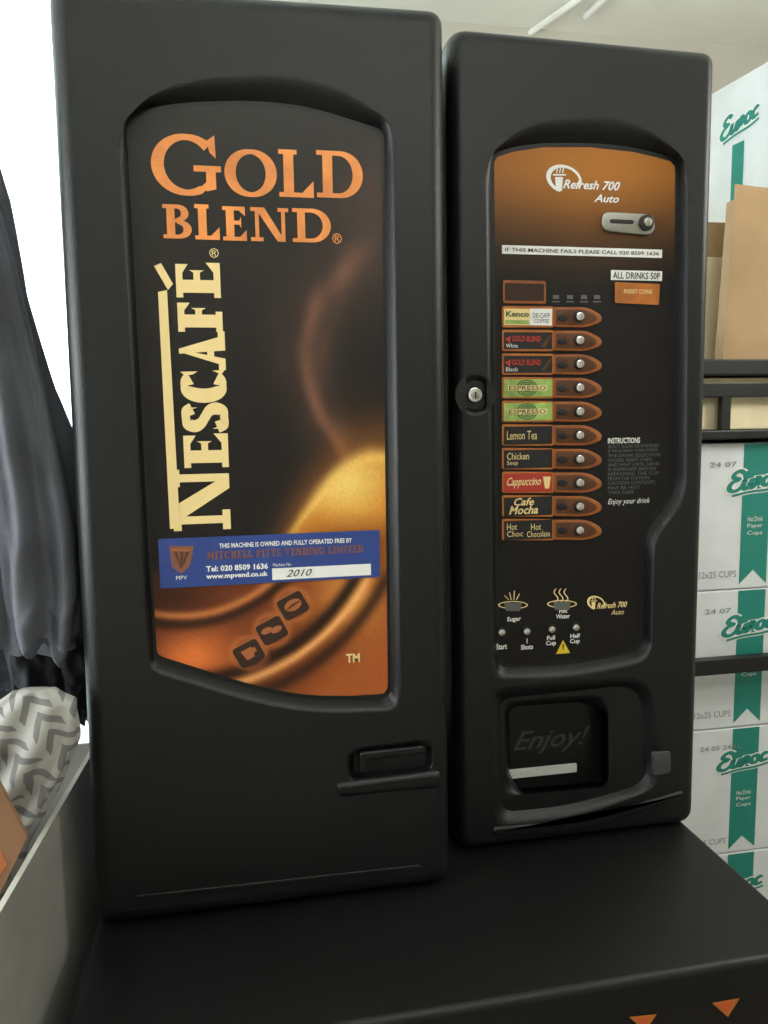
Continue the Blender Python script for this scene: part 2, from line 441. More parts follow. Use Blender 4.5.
def pcol(x,y):
    c=mix((44,42,39),(24,19,16),(y-110)/330)
    d=1e9;k=0
    wx=x+3*noise.noise(Vector((x*.02,y*.03,4)))
    for i,(a,b) in enumerate(smoke):
        e=math.hypot(wx-a,y-b)
        if e<d:d=e;k=i/len(smoke)
    d2=min(math.hypot(x-a,y-b) for a,b in smoke2) if 245<x<388 and 220<y<480 else 1e9
    wv=.7+.5*noise.noise(Vector((x*.035,y*.02,1)))
    c=mix(c,(96,66,52),0.6*gau(d,26+20*(1-k))*wv)
    c=mix(c,(140,92,70),.4*gau(d2,12)*wv)
    c=mix(c,(190,124,92),0.62*gau(d,6+6*(1-k))*sst(0,.35,k)*wv)
    c=mix(c,(80,63,54),0.45*gau(max(0,math.hypot((x-370)*.9,(y-215)*.45)),38))
    rim=450+max(0,(372-x))**1.5*0.105
    g=sst(-12,22,y-rim)
    c=mix(c,(150,90,38),.65*gau(y-rim,38)*sst(235,310,x))
    c=mix(c,(220,140,46),g)
    c=mix(c,(255,214,118),1.0*gau(math.hypot((x-345)*.8,(y-482)*1.0),32)*sst(-18,8,y-rim))
    c=mix(c,(255,202,104),0.8*gau(y-rim-8,7)*sst(262,315,x))
    c=mix(c,(132,70,24),g*0.75*sst(505,545,y)*sst(280,330,x))
    if y>560:
        r=math.hypot(x-180,y-478)
        b=mix((92,42,18),(162,84,34),sst(160,390,x))
        b=mix(b,(246,128,60),0.95*gau(math.hypot(x-190,(y-656)*1.3),46))
        b=mix(b,(248,164,76),0.85*gau(math.hypot(x-354,(y-594)*.9),32))
        b=mix(b,(60,27,13),0.8*gau(math.hypot(x-172,(y-598)*1.1),38))
        b=mix(b,(40,18,9),0.85*gau(r-146,5.5)); b=mix(b,(224,136,72),0.75*gau(r-138,4))
        b=mix(b,(26,12,6),0.92*gau(r-202,7)); b=mix(b,(255,182,110),0.9*gau(r-213,4))
        b=mix(b,(38,18,9),0.8*gau(r-229,7)); b=mix(b,(186,96,46),0.5*sst(236,262,r))
        for (cx,cy) in ((293,605),(272,630),(249,653)):
            dd=math.hypot(x-cx,(y-cy)*1.1); b=mix(b,(206,120,66),.55*gau(dd-17,3.5))
        c=mix(c,b,sst(560,585,y))
    n=noise.noise(Vector((x*.9,y*.9,0)))*8
    return tuple(min(255,max(0,v+n*(.4+v/150))) for v in c)
mb=MB(); paint_panel(mb,posterO,YP-0.0006,pcol,PRN,140,300)
y1=YP-0.0012
for ch,a,b,c_,d in [('G',150,132,222,197),('O',224,148,277,198),('L',278,149,314,198),('D',316,150,363,199)]: put_glyph(mb,ch,a,b,c_,d,y1,ORG,T=.22 if ch!='G' else .19,t=.1)
for ch,a,b,c_,d in [('B',162,204,192,239),('L',194,204,220,240),('E',222,206,247,241),('N',250,207,289,242),('D',292,208,331,243)]: put_glyph(mb,ch,a,b,c_,d,y1,ORG,T=.24,t=.115)
mb.text('®',332,233,342,244,y1,ORG)
put_glyph(mb,'N',171,470,231,529,y1,CRM,T=.26,t=.14,rot=1)
mb.pxpoly([(158,292),(167,290),(180,528),(170,529)],y1-.0005,CRM)
for ch,a,b,c_,d in [('E',183,434,229,467),('S',182,405,228,430),('C',180,369,227,402),('A',178,331,226,370),('F',177,301,223,332),('E',175,262,221,298)]: put_glyph(mb,ch,a,b,c_,d,y1,CRM,T=.29,t=.15,rot=1)
mb.pxpoly([(154,266),(161,263),(173,284),(168,290)],y1-.0005,CRM)
mb.text('®',209,248,219,258,y1,CRM)
for (cx,cy) in [(293,605),(272,630),(249,653)]:
    a=math.radians(-28)
    def tr(u,v): return (cx+u*math.cos(a)-v*math.sin(a), cy+u*math.sin(a)+v*math.cos(a)*.92)
    mb.pxpoly([tr(u,v) for u,v in rp([(-14.5,-12.5,4),(14.5,-12.5,4),(14.5,12.5,4),(-14.5,12.5,4)],3)],y1,TILE2)
    mb.pxpoly([tr(u,v) for u,v in rp([(-14,-11.2,4),(13.2,-11.2,4),(13.2,12.5,4),(-14,12.5,4)],3)],y1-.0002,TILE)
    if cy<610:
        mb.pxpoly([tr(9*math.cos(t/10*math.pi)*1.0,6*math.sin(t/10*math.pi)) for t in range(20)],y1-.0004,TILE2)
        mb.pxpoly([tr(u,v) for u,v in [(-8,1),(0,-1.2),(8,-1),(8,0),(0,.8),(-8,2)]],y1-.0008,TILE)
    elif cy<640:
        for s in (-5,4): mb.pxpoly([tr(s+6*math.cos(t/6*math.pi),s*.4+3.4*math.sin(t/6*math.pi)) for t in range(12)],y1-.0004+s*.00002,TILE2)
    else:
        mb.pxpoly([tr(u,v) for u,v in [(-7,-5),(5,-5),(5,-3),(8,-3),(8,2),(5,2),(3,6),(-5,6)]],y1-.0004,TILE2)
mb.text('TM',346,654,360,662,y1,CRM,bold=.03)
mb.obj('advert_panel',mach,label='printed advert panel with coffee cup picture and lettering')
mb=MB(); ys=YP-0.002
mb.rect(158,539,380,577,ys,BLU,r=.002)
t=ys-.0005
mb.textl('THIS MACHINE IS OWNED AND FULLY OPERATED FREE BY',219,543.5,352,548.3,t,WHT,bold=.02)
serif_line(mb,'MITCHELL PITTS VENDING LIMITED',207,552,364,559.5,t,MUT)
mb.textl('Tel: 020 8509 1636',206,566,268,572,t,WHT,bold=.03)
mb.textl('www.mpvend.co.uk',206,574,268,580.5,t,WHT,bold=.03)
mb.textl('Machine No',273,563.5,291,566.5,t,WHT)
mb.rect(272,568.5,371,575,t,WHT)
mb.textl('2010',286,570,312,577,t-.0004,INK,shear=.4)
mb.pxpoly([(169,546),(194,546),(190,566),(181,574),(172,567)],t,MUT)
mb.pxpoly([(172,549),(191,549),(191,551),(172,551)],t-.0004,TILE2)
for k in range(3): mb.pxpoly([(174+k*6,552),(177+k*6,552),(181,569)],t-.0005-.0001*k,BRN)
mb.textl('MPV',176,576,187,580,t,WHT)
mb.obj('sticker',mach,label='blue ownership sticker with white and orange print')
mb=MB(); mb.pxslab(rp([(360,753,3),(424,746,3),(424,754,3),(369,760,3),(368,773,3),(360,774,3)],3),-0.001,0.016,.0025,BLK)
mb.obj('handle',mach,smooth=True,label='slim black recessed door handle')
mb=MB(); mb.pxslab(rp([(336,784,7),(442,771,7),(443,789,8),(338,799,8)],5),-0.006,0.006,.0075,BLK,steps=6)
mb.obj('finger_ledge',mach,smooth=True,ang=60)
mb=MB(); mb.pxslab(rp([(136,896,2),(420,865,2),(421,870,2),(137,901,2)],3),-0.001,0.004,.001,BLK)
mb.obj('bottom_ridge',mach,smooth=True)

# ================= RIGHT CABINET =================
rc=P(575,841,yR)
m2=root('vending_machine',(rc.x,yR+.2,zb),'black drinks vending machine with orange panel and selection buttons','vending machine')
YQ=yR+0.014
panO=rp([(494,157,8),(530,147,25),(615,147,40),(675,162,8),(674,488,18),(641,530,18),(640,648,16),(570,663,60),(500,664,10)],8)
cA=rp([(491,153,9),(530,143,25),(615,143,40),(678,158,9),(677,490,18),(645,533,18),(644,650,16),(570,666,60),(497,667,10)],8)
cB=rp([(484,160,16),(528,120,40),(630,114,60),(690,160,25),(688,500,22),(656,540,20),(653,662,20),(570,680,60),(490,680,14)],8)
lk=lambda r:[(475+r*math.cos(k/14*math.pi),395+r*1.05*math.sin(k/14*math.pi)) for k in range(28)]
nA=rp([(507,706,10),(602,699,10),(603,781,10),(509,789,8)],5); nB=rp([(501,702,16),(608,693,16),(609,787,12),(503,796,12)],5)
bA=rp([(500,699,12),(640,684,25),(648,782,20),(570,806,40),(502,812,12)],6); bB=rp([(488,688,18),(652,674,30),(666,786,25),(570,822,50),(490,828,18)],6)
body=cabinet('cabinet_body',m2,[(449,22,24),(720,48,16),(697,812,20),(458,854,20)],yR,yR+.38,.018,.024,
  [dict(A=cA,B=cB,d=.014,c=(575,400)),dict(A=lk(14),B=lk(20),d=.007,c=(475,395)),dict(A=bA,B=bB,d=.012,c=(570,745),sub=[dict(A=nA,B=nB,d=.06,c=(555,745))])],BLK,zb+.001)
def qcol(x,y):
    c=mix((168,104,36),(19,15,14),sst(165,308,y+abs(x-585)*.12))
    c=mix(c,(194,126,46),.4*gau(math.hypot((x-600)*.5,y-165),35))
    return c
mb=MB(); paint_panel(mb,panO,YQ-.0006,qcol,PRN,30,110); y1=YQ-.0012
def logo(mb,x,y,s,yy,m):
    el=lambda rx,ry,ox,oy,n=28:[(x+s*(ox+rx*math.cos(k/n*2*math.pi)+.25*ry*math.sin(k/n*2*math.pi)),y+s*(oy+ry*math.sin(k/n*2*math.pi))) for k in range(n+1)]
    a=el(17.5,14.5,0,0);b=el(14.0,11.8,1.0,.5)
    for i in range(28):
        if 2<i<9: continue
        mb.pxpoly([a[i],a[i+1],b[i+1],b[i]],yy,m)
    mb.pxpoly([(x-s*9,y-s*2),(x-s*1,y-s*2),(x-s*2,y+s*12),(x-s*8,y+s*12)],yy-.0001,m)
    mb.pxpoly([(x-s*11,y-s*5),(x+s*2,y-s*5),(x+s*2,y-s*3.4),(x-s*11,y-s*3.4)],yy,m)
    for k in range(3): mb.pxpoly([(x-s*(8-3*k),y-s*6),(x-s*(7-3*k),y-s*6),(x-s*(5.6-3*k),y-s*12),(x-s*(7-3*k),y-s*11)],yy,m)
logo(mb,564,179,1.0,y1,WHT)
mb.text('Refresh 700',563,179,620,191,y1-.0003,WHT,shear=.35,bold=.025)
mb.text('Auto',594,194,619,203,y1,WHT,shear=.35,bold=.02)
for x in (556,570,584,597):
    mb.rect(x-3,295,x+3,299,y1,DGR); mb.rect(x-4,301,x+4,302.4,y1,DGR)
mb.text('INSTRUCTIONS',608,438,640,443,y1,WHT,bold=.02)
INS=['SELECT SUGAR OR WHITENER','IF REQUIRED THEN PRESS','THE DRINK SELECTION','CHOSEN. INSERT COINS','AND WAIT UNTIL DRINK','IS DISPENSED BEFORE','REMOVING THE CUP','FROM THE STATION.','CAUTION CONTENTS','MAY BE HOT','TAKE CARE']
for k in range(11): mb.textl(INS[k],608,445+k*4.6,[659,658,660,652,660,656,659,650,655,640,634][k],448.3+k*4.6,y1,DGR)
mb.textl('Enjoy your drink',608,499,650,506,y1,WHT,shear=.3)
def cup(cx,cy):
    o=[(cx+15*math.cos(t/12*math.pi),cy+4*math.sin(t/12*math.pi)) for t in range(24)]
    i=[(cx+13.6*math.cos(t/12*math.pi),cy+3*math.sin(t/12*math.pi)) for t in range(24)]
    for k in range(24): mb.pxpoly([o[k],o[(k+1)%24],i[(k+1)%24],i[k]],y1,CRM)
    mb.pxpoly([(cx-9,cy-2),(cx+9,cy-2),(cx+7,cy+6),(cx-7,cy+6)],y1-.0002,DGR)
cup(513,605);cup(562,604)
for dx in (-6,-1,4):
    pts=[(562+dx+2*math.sin(k*.9),602-k*1.9) for k in range(8)]
    for a,b in zip(pts,pts[1:]): mb.pxpoly([(a[0]-.6,a[1]),(b[0]-.6,b[1]),(b[0]+.6,b[1]),(a[0]+.6,a[1])],y1-.0004,CRM)
for a in (-9,-4,1,6): mb.pxpoly([(513+a,590+abs(a)*.6),(514+a,590+abs(a)*.6),(513.8+a*.5,600),(512.8+a*.5,600)],y1-.0004,CRM)
mb.text('Sugar',507,617,521,622,y1,WHT,bold=.02); mb.text('Hot\nWater',556,609,570,618,y1,WHT,bold=.02)
logo(mb,596,603,.5,y1,CRM); mb.textl('Refresh 700',597,603,627,609,y1-.0003,CRM,shear=.3,bold=.02); mb.textl('Auto',611,610,624,615,y1,CRM,shear=.3)
mb.text('Start',496,644,507,649,y1,WHT,bold=.02);mb.text('1\nShots',521,639,533,649,y1,WHT,bold=.02);mb.text('Full\nCup',546,636,556,646,y1,WHT,bold=.02);mb.text('Half\nCup',570,634,580,644,y1,WHT,bold=.02)
mb.pxpoly([(556,654),(563,640),(570,653)],y1,YEL); mb.pxpoly([(562.4,644),(564,644),(563.6,650),(562.8,650)],y1-.0003,INK)
panel=mb.obj('control_panel',m2,label='orange to black printed control panel')
mb=MB(); mb.rect(502,245,662,258,y1-.0005,WHT); mb.text('IF THIS MACHINE FAILS PLEASE CALL 020 8509 1636',505,247.5,659,255.5,y1-.001,INK,bold=.01)
mb.obj('sticker',m2,label='white strip sticker with black capital lettering')
mb=MB(); mb.rect(611,270,662,281,y1-.0005,WHT); mb.text('ALL DRINKS 50P',613,271.7,660,279.5,y1-.001,INK,bold=.01)
mb.obj('sticker',m2,label='small white price sticker')
mb=MB(); mb.pxslab(rp([(615,282,1),(660,284,1),(659,305,1),(615,303,1)],2),y1-.001,y1,.0004,ORP); mb.text('INSERT COINS',624,289,652,294,y1-.0015,CRM,bold=.01)
mb.obj('price_display',m2)
mb=MB(); mb.pxslab(rp([(602,211,9),(655,214,9),(655,236,10),(602,231,9)],5),y1-.004,y1,.002,STL); mb.pxslab(rp([(610,219,2),(634,220,2),(634,224,2),(610,223,2)],2),y1-.0046,y1-.003,.0002,INK)
c=P(646,223,y1-.004); mb.cyl((c.x,y1-.004,c.z),.0105,.004,(0,-1,0),INK,bev=.001); mb.cyl((c.x,y1-.007,c.z),.006,.003,(0,-1,0),STL,bev=.001)
mb.obj('coin_slot',m2,smooth=True,label='steel coin slot plate')
mb=MB(); c=P(474,395,yR+.007); mb.cyl((c.x,yR+.007,c.z),.0095,.006,(0,-1,0),CHR,bev=.001); mb.cyl((c.x,yR+.001,c.z),.006,.001,(0,-1,0),STL,bev=.0003)
mb.box((c.x-.001,yR-.0006,c.z-.004),(c.x+.001,yR+.0005,c.z+.004),INK)
mb.obj('lock',m2,smooth=True,label='round chrome key lock')
mb=MB(); mb.pxslab(rp([(503,280,2),(546,281,2),(546,304,2),(503,303,2)],2),y1-.001,y1,.0004,BEZ); mb.rect(505,283,544,301,y1-.0013,mat('display_brown',(52,28,18),.3)); mb.obj('selection_label',m2,label='dark display window with orange frame')
names=['kenco','gb','gb2','esp','esp','Lemon Tea','Chicken\nSoup','cap','Cafe\nMocha','Hot\nChocolate']
for i in range(10):
    cy=317+23.65*i
    mb=MB(); mb.pxslab(rp([(502,cy-11,2),(554,cy-10.5,2),(554,cy+10.5,2),(502,cy+10.5,2)],2),y1-.001,y1,.0004,ORP)
    t=y1-.0014
    n=names[i]
    bg={'kenco':CRM,'esp':GRN,'cap':RED}.get(n,INK)
    mb.rect(504,cy-8.5,552,cy+8.5,t,bg); t-=.0003
    if n=='kenco':
        mb.rect(530,cy-8.5,552,cy+8.5,t,WHT); mb.text('Kenco',506,cy-6,529,cy,t,DGN,bold=.03); mb.rect(505,cy+3,529,cy+7,t,GRN); mb.text('DE-CAFF',533,cy-4,550,cy+1,t-.0002,INK); mb.text('COFFEE',534,cy+2,549,cy+6,t-.0002,INK)
    elif n in('gb','gb2'):
        mb.text('GOLD BLEND',512,cy-5,541,cy+1,t,RED,bold=.03); mb.pxpoly([(505,cy-2),(511,cy-5),(510,cy+3)],t,RED); mb.text('White' if n=='gb' else 'Black',506,cy+3,518,cy+7,t,WHT); mb.pxpoly([(541,cy+6),(550,cy-6),(552,cy-6),(545,cy+7)],t,BRN)
    elif n=='esp':
        for rr in (8.2,6.2,4.2,2.2):
            o=[(527+rr*1.3*math.cos(k/8*math.pi),cy+rr*math.sin(k/8*math.pi)) for k in range(16)]; ii=[(527+(rr-1)*1.3*math.cos(k/8*math.pi),cy+(rr-1)*math.sin(k/8*math.pi)) for k in range(16)]
            for k in range(16): mb.pxpoly([o[k],o[(k+1)%16],ii[(k+1)%16],ii[k]],t,DGN)
        mb.rect(508,cy-2.5,547,cy+2.5,t-.0003,CRM); mb.text('ESPRESSO',509,cy-2,546,cy+2,t-.0005,DGN,bold=.02); 
    elif n=='cap': mb.text('Cappuccino',507,cy-5,541,cy+5,t,CRM,shear=.4,bold=.015); mb.pxpoly([(543,cy-6),(551,cy-6),(549,cy+6),(545,cy+6)],t,CRM)
    elif n=='Lemon Tea': mb.text(n,507,cy-4,537,cy+4,t,CRM)
    elif n.startswith('Chick'): mb.text('Chicken',507,cy-6,529,cy+.5,t,CRM); mb.text('Soup',507,cy+2,518,cy+7,t,CRM)
    elif n.startswith('Cafe'): mb.text('Cafe',514,cy-8,534,cy-1,t,CRM,shear=.3,bold=.02); mb.text('Mocha',509,cy,538,cy+7.5,t,CRM,shear=.3,bold=.02)
    else: mb.text('Hot',507,cy-6,517,cy,t,CRM); mb.text('Choc',507,cy+1.5,523,cy+6.5,t,CRM); mb.text('Hot',531,cy-6,541,cy,t,CRM); mb.text('Chocolate',527,cy+1.5,550,cy+6.5,t,CRM)
    mb.obj('selection_label',m2)
    mb=MB(); mb.pxslab(rp([(554,cy-10,2),(588,cy-10,8),(602,cy-2,5),(602,cy+5,5),(588,cy+10.5,8),(554,cy+10,2)],4),y1-.0025,y1,.0012,BEZ)
    mb.pxslab(rp([(556,cy-7.5,2),(586,cy-7.5,6),(597,cy-1,5),(597,cy+4,5),(586,cy+8,6),(556,cy+7.5,2)],4),y1-.0031,y1,.0004,BRN)
    mb.pxslab([(563+5*math.cos(k/8*math.pi),cy+.5+3.4*math.sin(k/8*math.pi)) for k in range(16)],y1-.0048,y1,.001,INK)
    c=P(578,cy,y1); mb.cyl((c.x,y1-.003,c.z),.0076,.002,(0,-1,0),INK,bev=.0006); mb.cyl((c.x,y1-.005,c.z),.0060,.0035,(0,-1,0),CHR,bev=.002)
    mb.obj('selection_button',m2,smooth=True,label='round chrome push button on orange bezel' )
for x,yq in [(501,632),(526,631),(551,629),(575,627)]:
    mb=MB(); c=P(x,yq,y1); mb.cyl((c.x,y1,c.z),.0068,.002,(0,-1,0),INK,bev=.0006); mb.cyl((c.x,y1-.002,c.z),.0050,.003,(0,-1,0),CHR,bev=.0014); mb.obj('option_button',m2,smooth=True,label='small chrome push button')
mb=MB(); yn=yR+.045; mb.pxslab(rp([(508,707,4),(601,700,4),(602,782,3),(510,790,3)],2),yn,yn+.004,.001,DRK)
mb.textl('Enjoy!',513,732,590,757,yn-.0005,FNT,shear=.45,bold=.01)
mb.obj('dispensing_flap',m2,label='dark clear cup flap with faint script lettering')
mb=MB(); a=P(508,771,yn-.004);b=P(508,779.5,yn-.004); c=P(577,771,yn-.004); mb.box((a.x,yn-.004,b.z),(c.x,yn+.001,a.z),mat('pale_grey_plastic',(195,196,192),.5),bev=.0008); mb.obj('cup_support',m2,label='thin pale plastic strip in cup bay')
mb=MB(); mb.pxslab(rp([(492,828,5),(585,820,40),(684,791,5),(685,798,5),(585,832,40),(493,838,5)],6),yR-.004,yR+.004,.0045,BLK); mb.obj('drip_tray',m2,smooth=True,ang=60)
mb=MB(); mb.pxslab(rp([(653,753,4),(671,751,4),(671,773,4),(653,776,4)],4),yR-.002,yR+.004,.001,mat('grey_badge',(64,66,66),.4)); mb.obj('badge',m2,smooth=True,label='small grey square badge')

# ================= BASE =================
yf=PZ(570,990,zb).y; xr=PZ(685,822,zb).x; xl=PZ(95,916,zb).x
base=root('base_cabinet',((xl+xr)/2,.2,0),'black laminate base cabinet under the coffee machines','cabinet')
mb=MB(); mb.box((xl,yf,zb-.09),(xr,.54,zb),BLK2,bev=.009,seg=4); mb.obj('worktop',base,smooth=True)
mb=MB(); mb.box((xl+.012,yf+.02,.03),(xr-.012,.52,zb-.089),BLK2,bev=.004)
mb.box((xl+.03,yf+.06,0),(xr-.03,.50,.031),INK); mb.obj('cabinet_carcass',base)
for k in range(2):
    w=(xr-xl-.03)/2; x0=xl+.015+k*w; mb=MB(); mb.box((x0+.003,yf+.002,.06),(x0+w-.003,yf+.021,zb-.095),BLK2,bev=.004); d=mb.obj('door',base)
    mb=MB(); hx=x0+(w-.05 if k==0 else .05); mb.tube([(hx,yf+.004,zb-.3),(hx,yf-.022,zb-.29),(hx,yf-.022,zb-.2),(hx,yf+.004,zb-.19)],.005,STL); mb.obj('handle',d)
for pts in ([(629,1017),(657,1014),(645,1031)],[(712,1003),(740,998),(728,1017)]):
    mb=MB(); mb.pxpoly(pts,yf-.0006,ORP)
    c=(sum(p[0] for p in pts)/3,sum(p[1] for p in pts)/3)
    mb.pxpoly([(c[0]+(p[0]-c[0])*.6,c[1]+(p[1]-c[1])*.6) for p in pts],yf-.001,mat('orange_red',(205,90,50),.5))
    mb.obj('arrow_mark',base,label='orange downward triangle mark')

# ================= SHELVING =================
YS=0.62
def zz(py,y=YS,px=735): return P(px,py,y).z
xs0=P(610,500,YS).x; xs1=xs0+1.15
sh=root('shelving_unit',((xs0+xs1)/2,YS+.25,0),'black metal shelving unit stacked with cartons','shelving')
yf_=YS-.03
zA0,zA1=zz(375,yf_),zz(359,yf_); zA2,zA3=zz(397,yf_),zz(383,yf_); zB0,zB1=zz(439,yf_),zz(430,yf_)
for z0,z1 in ((zA0,zA1),(zB0,zB1)):
    mb=MB(); mb.box((xs0,yf_,z0),(xs1,YS+.5,z1),SHELFM,bev=.003); mb.obj('shelf',sh)
mb=MB(); mb.box((xs0,yf_,zA2),(xs1,yf_+.02,zA3),SHELFM,bev=.002); mb.obj('crossbar',sh)
zC0,zC1=zz(672,YS-.05),zz(657,YS-.05)
mb=MB(); mb.box((xs0,YS-.06,zC0),(xs1,YS-.035,zC1),SHELFM,bev=.002); mb.obj('crossbar',sh)
pm=P(724,415,YS-.02).x
for x,y in ((xs0-.033,YS-.034),(xs1,YS-.034),(xs0-.033,YS+.47),(xs1,YS+.47)):
    mb=MB(); mb.box((x,y,0),(x+.032,y+.032,zA0+.002),SHELFM,bev=.002); mb.obj('post',sh)
mb=MB(); mb.box((pm-.011,YS-.0285,zB1-.001),(pm+.011,YS-.0125,zA2+.003),SHELFM,bev=.002); mb.obj('bracket',sh)
cx0=P(640,600,YS).x; cx1=P(862,600,YS).x
rx0=P(738,600,YS).x; rx1=P(765,600,YS).x
def carton(z1,z0,top,label):
    mb=MB(); mb.box((cx0,YS,z0),(cx1,YS+.4,z1),CART,bev=.003); h=z1-z0; yy=YS-.0006; xc=(rx0+rx1)/2
    mb.flat([(rx0,z1-.002),(rx1,z1-.002),(rx1,z0+h*.03),(xc,z0+h*.13),(rx0,z0+h*.03)],yy,TEAL)
    def X(px): return P(px,600,YS).x
    def T(s,pa,f0,pb,f1,m,shear=0,bold=0,dy=0,tilt=0):
        x0,x1=X(pa),X(pb)
        mb.text(s,0,0,0,0,0,m,shear,bold,quad=[(x0,yy-dy,z0+h*f0),(x1,yy-dy,z0+h*(f0+tilt)),(x1,yy-dy,z0+h*(f1+tilt)),(x0,yy-dy,z0+h*f1)])
    xa=X(723); k=(X(776)-xa)/1.85; kh=h*.14
    script_logo(mb,lambda u,v,l:(xa+k*(u+v*.12),yy-.0003-l*.0003,z0+h*.665+kh*v+u*h*.03),TEAL,WHT)
    T(top,705,.875,731 if len(top)<6 else 748,.84,GRY,0,0,.001)
    T('12x25 CUPS',698,.13,735,.085,GRY)
    for k_ in range(3): T(['Hot Drink','Paper','Cups'][k_],744,.50-.05*k_,759,.465-.05*k_,WHT,0,0,.0008)
    o=mb.obj('cardboard_carton'); tag(o,label,'carton','white printed cup cartons'); return o
carton(zz(443),zz(589),'24 07','white carton with teal ribbon print below a shelf')
carton(zz(590),zz(727),'24 07','white carton with teal ribbon print behind black crossbar')
carton(zz(728),zz(852),'24 05 24RC','white carton with teal ribbon print, low in the stack')
zt=zz(853); h=zz(728)-zz(852)
carton(zt,zt-h,'24 05','white carton with teal ribbon print near stack bottom')
zrem=zt-h-.001
while zrem>0.02:
    hh=min(h,zrem)
    if zrem-hh<.06: hh=zrem
    mb=MB(); mb.box((cx0,YS,zrem-hh+.0005),(cx1,YS+.4,zrem),CART,bev=.003); o=mb.obj('cardboard_carton'); tag(o,'plain white carton at the bottom of the stack','carton','white printed cup cartons'); zrem-=hh+.0005
mb=MB(); mb.box((cx0,YS+.0,zB1+.0005),(cx0+.6,YS+.35,zA0-.004),CREAM,bev=.003); o=mb.obj('cardboard_carton'); tag(o,'low cream carton between two black shelves','carton')
yc=YS+.24; a=P(660,222,yc); mb=MB(); mb.box((a.x,yc,zA1+.0005),(a.x+.5,yc+.22,a.z),CREAM,bev=.003); o=mb.obj('cardboard_carton'); tag(o,'cream carton standing on the top shelf','carton'); ztop=a.z
yq=YS+.07
a=P(690,221,yq);b=P(727,257,yq); mb=MB(); mb.box((a.x,yq,zA1+.0005),(b.x,yc-.02,b.z),CREAM,bev=.002)
mb.box((a.x,yq,b.z),(b.x,yc-.02,a.z),KRAFT,bev=.002); o=mb.obj('cardboard_carton'); tag(o,'narrow cream carton with brown top','carton')
yb_=YS-.01; mb=MB(); w=proj([(736,184),(870,200),(870,359),(723,358)],yb_); zs=zA1+.0005; w[2]=(w[2][0],zs); w[3]=(w[3][0],zs)
mb.slab(w,yb_,yb_+.004,.0005,KRAFT)
bx=(w[3][0],w[2][0]); zt_=w[0][1]-.03; D=.03
mb.add([(w[3][0],yb_+.004,zs),(w[3][0],yb_+D,zs),(w[0][0],yb_+D,zt_),(w[0][0],yb_+.004,zt_)],[[0,1,2,3]],KRAFT)
mb.box((bx[1]-.004,yb_+.004,zs),(bx[1],yb_+D,zt_),KRAFT); mb.box((bx[0]+.022,yb_+D,zs),(bx[1],yb_+D+.004,zt_),KRAFT); mb.box((bx[0],yb_+.004,zs),(bx[1],yb_+D+.004,zs+.004),KRAFT)
o=mb.obj('cardboard_box'); tag(o,'open brown cardboard box standing on top shelf','box')
A=P(700,100,YS+.42); Bq=P(800,48,YS+.1)
d=Vector((Bq.x-A.x,Bq.y-A.y,0)); wd=.42; d.normalize(); nrm=Vector((-d.y,d.x,0))
hz=P(712,94,A.y-.04).z-ztop-.001
mx=Matrix(((d.x,nrm.x,0,A.x),(d.y,nrm.y,0,A.y),(0,0,1,ztop+.0005),(0,0,0,1)))
mb=MB(); mb.box((0,0,0),(wd,.24,hz),CART,bev=.003,mx=mx)
q=lambda u,v,e=.001: mx@Vector((u,-e,v*hz))
script_logo(mb,lambda u,v,l:q(.082+.07*(u+v*.12),.63+.14*v+u*.03,.0009+l*.0003),TEAL,WHT)
mb.add([q(.125,.57),q(.165,.57),q(.165,.12),q(.145,.2),q(.125,.12)],[[0,1,2,3,4][::-1]],TEAL)
o=mb.obj('cardboard_carton'); tag(o,'white carton with teal print turned askew on top','carton','white printed cup cartons')

# ================= LEFT SIDE =================
def garment(mb,rows,y0,dep,m,folds=6,amp=.12,N=96,seed=0,capb=True,sub=8,hem=.006,crump=0):
    rr=[]
    for i in range(len(rows)-1):
        for k in range(sub):
            t=k/sub; t2=t*t*(3-2*t)*.5+t*.5; rr.append([rows[i][j]*(1-t2)+rows[i+1][j]*t2 for j in range(4)])
    rr.append(list(rows[-1])); vs=[];fs=[]
    for i,(py,cx,hw,dd) in enumerate(rr):
        v=i/len(rr); y=y0; c=P(cx,py,y); e=P(cx+hw,py,y); h=e.x-c.x
        for k in range(N):
            a=2*math.pi*k/N
            sn=math.sin(folds*a+seed+1.6*v+1.2*math.sin(v*3+seed)); sn=(1 if sn>0 else -1)*abs(sn)**.75
            g=1+amp*(0.45+v)*sn+amp*.8*noise.noise(Vector((math.cos(a)*2+seed,math.sin(a)*2,v*4)))+crump*noise.noise(Vector((math.cos(a)*2.2+seed,math.sin(a)*2.2,v*9)))
            gy=1+(g-1)*3
            vs.append((c.x+h*math.cos(a)*(1+(g-1)*.6), y0+dep*dd*math.sin(a)*gy, c.z+hem*noise.noise(Vector((math.cos(a)*2.0,math.sin(a)*2.0+seed,v)))*v*2))
    n=len(rr)
    for i in range(n-1):
        for k in range(N):
            j=(k+1)%N; fs.append([i*N+k,(i+1)*N+k,(i+1)*N+j,i*N+j])
    fs.append([k for k in range(N)]); 
    if capb: fs.append([(n-1)*N+k for k in range(N)][::-1])
    mb.add(vs,fs,m)
yj=.12
hk=P(-60,60,yj)
hg=root('ceiling_hook',(hk.x,yj,hk.z+.006),'black metal hook rod holding a hanging coat','hook')
mb=MB(); mb.tube([(hk.x,yj,2.499),(hk.x,yj,hk.z+.05),(hk.x+.015,yj,hk.z+.02),(hk.x,yj,hk.z+.008),(hk.x-.015,yj,hk.z+.02)],.005,SHELFM); mb.obj('rod',hg,smooth=True)
jk=root('jacket',(P(-20,640,yj).x,yj,P(-20,640,yj).z),'dark grey fabric coat hanging in loose folds','jacket')
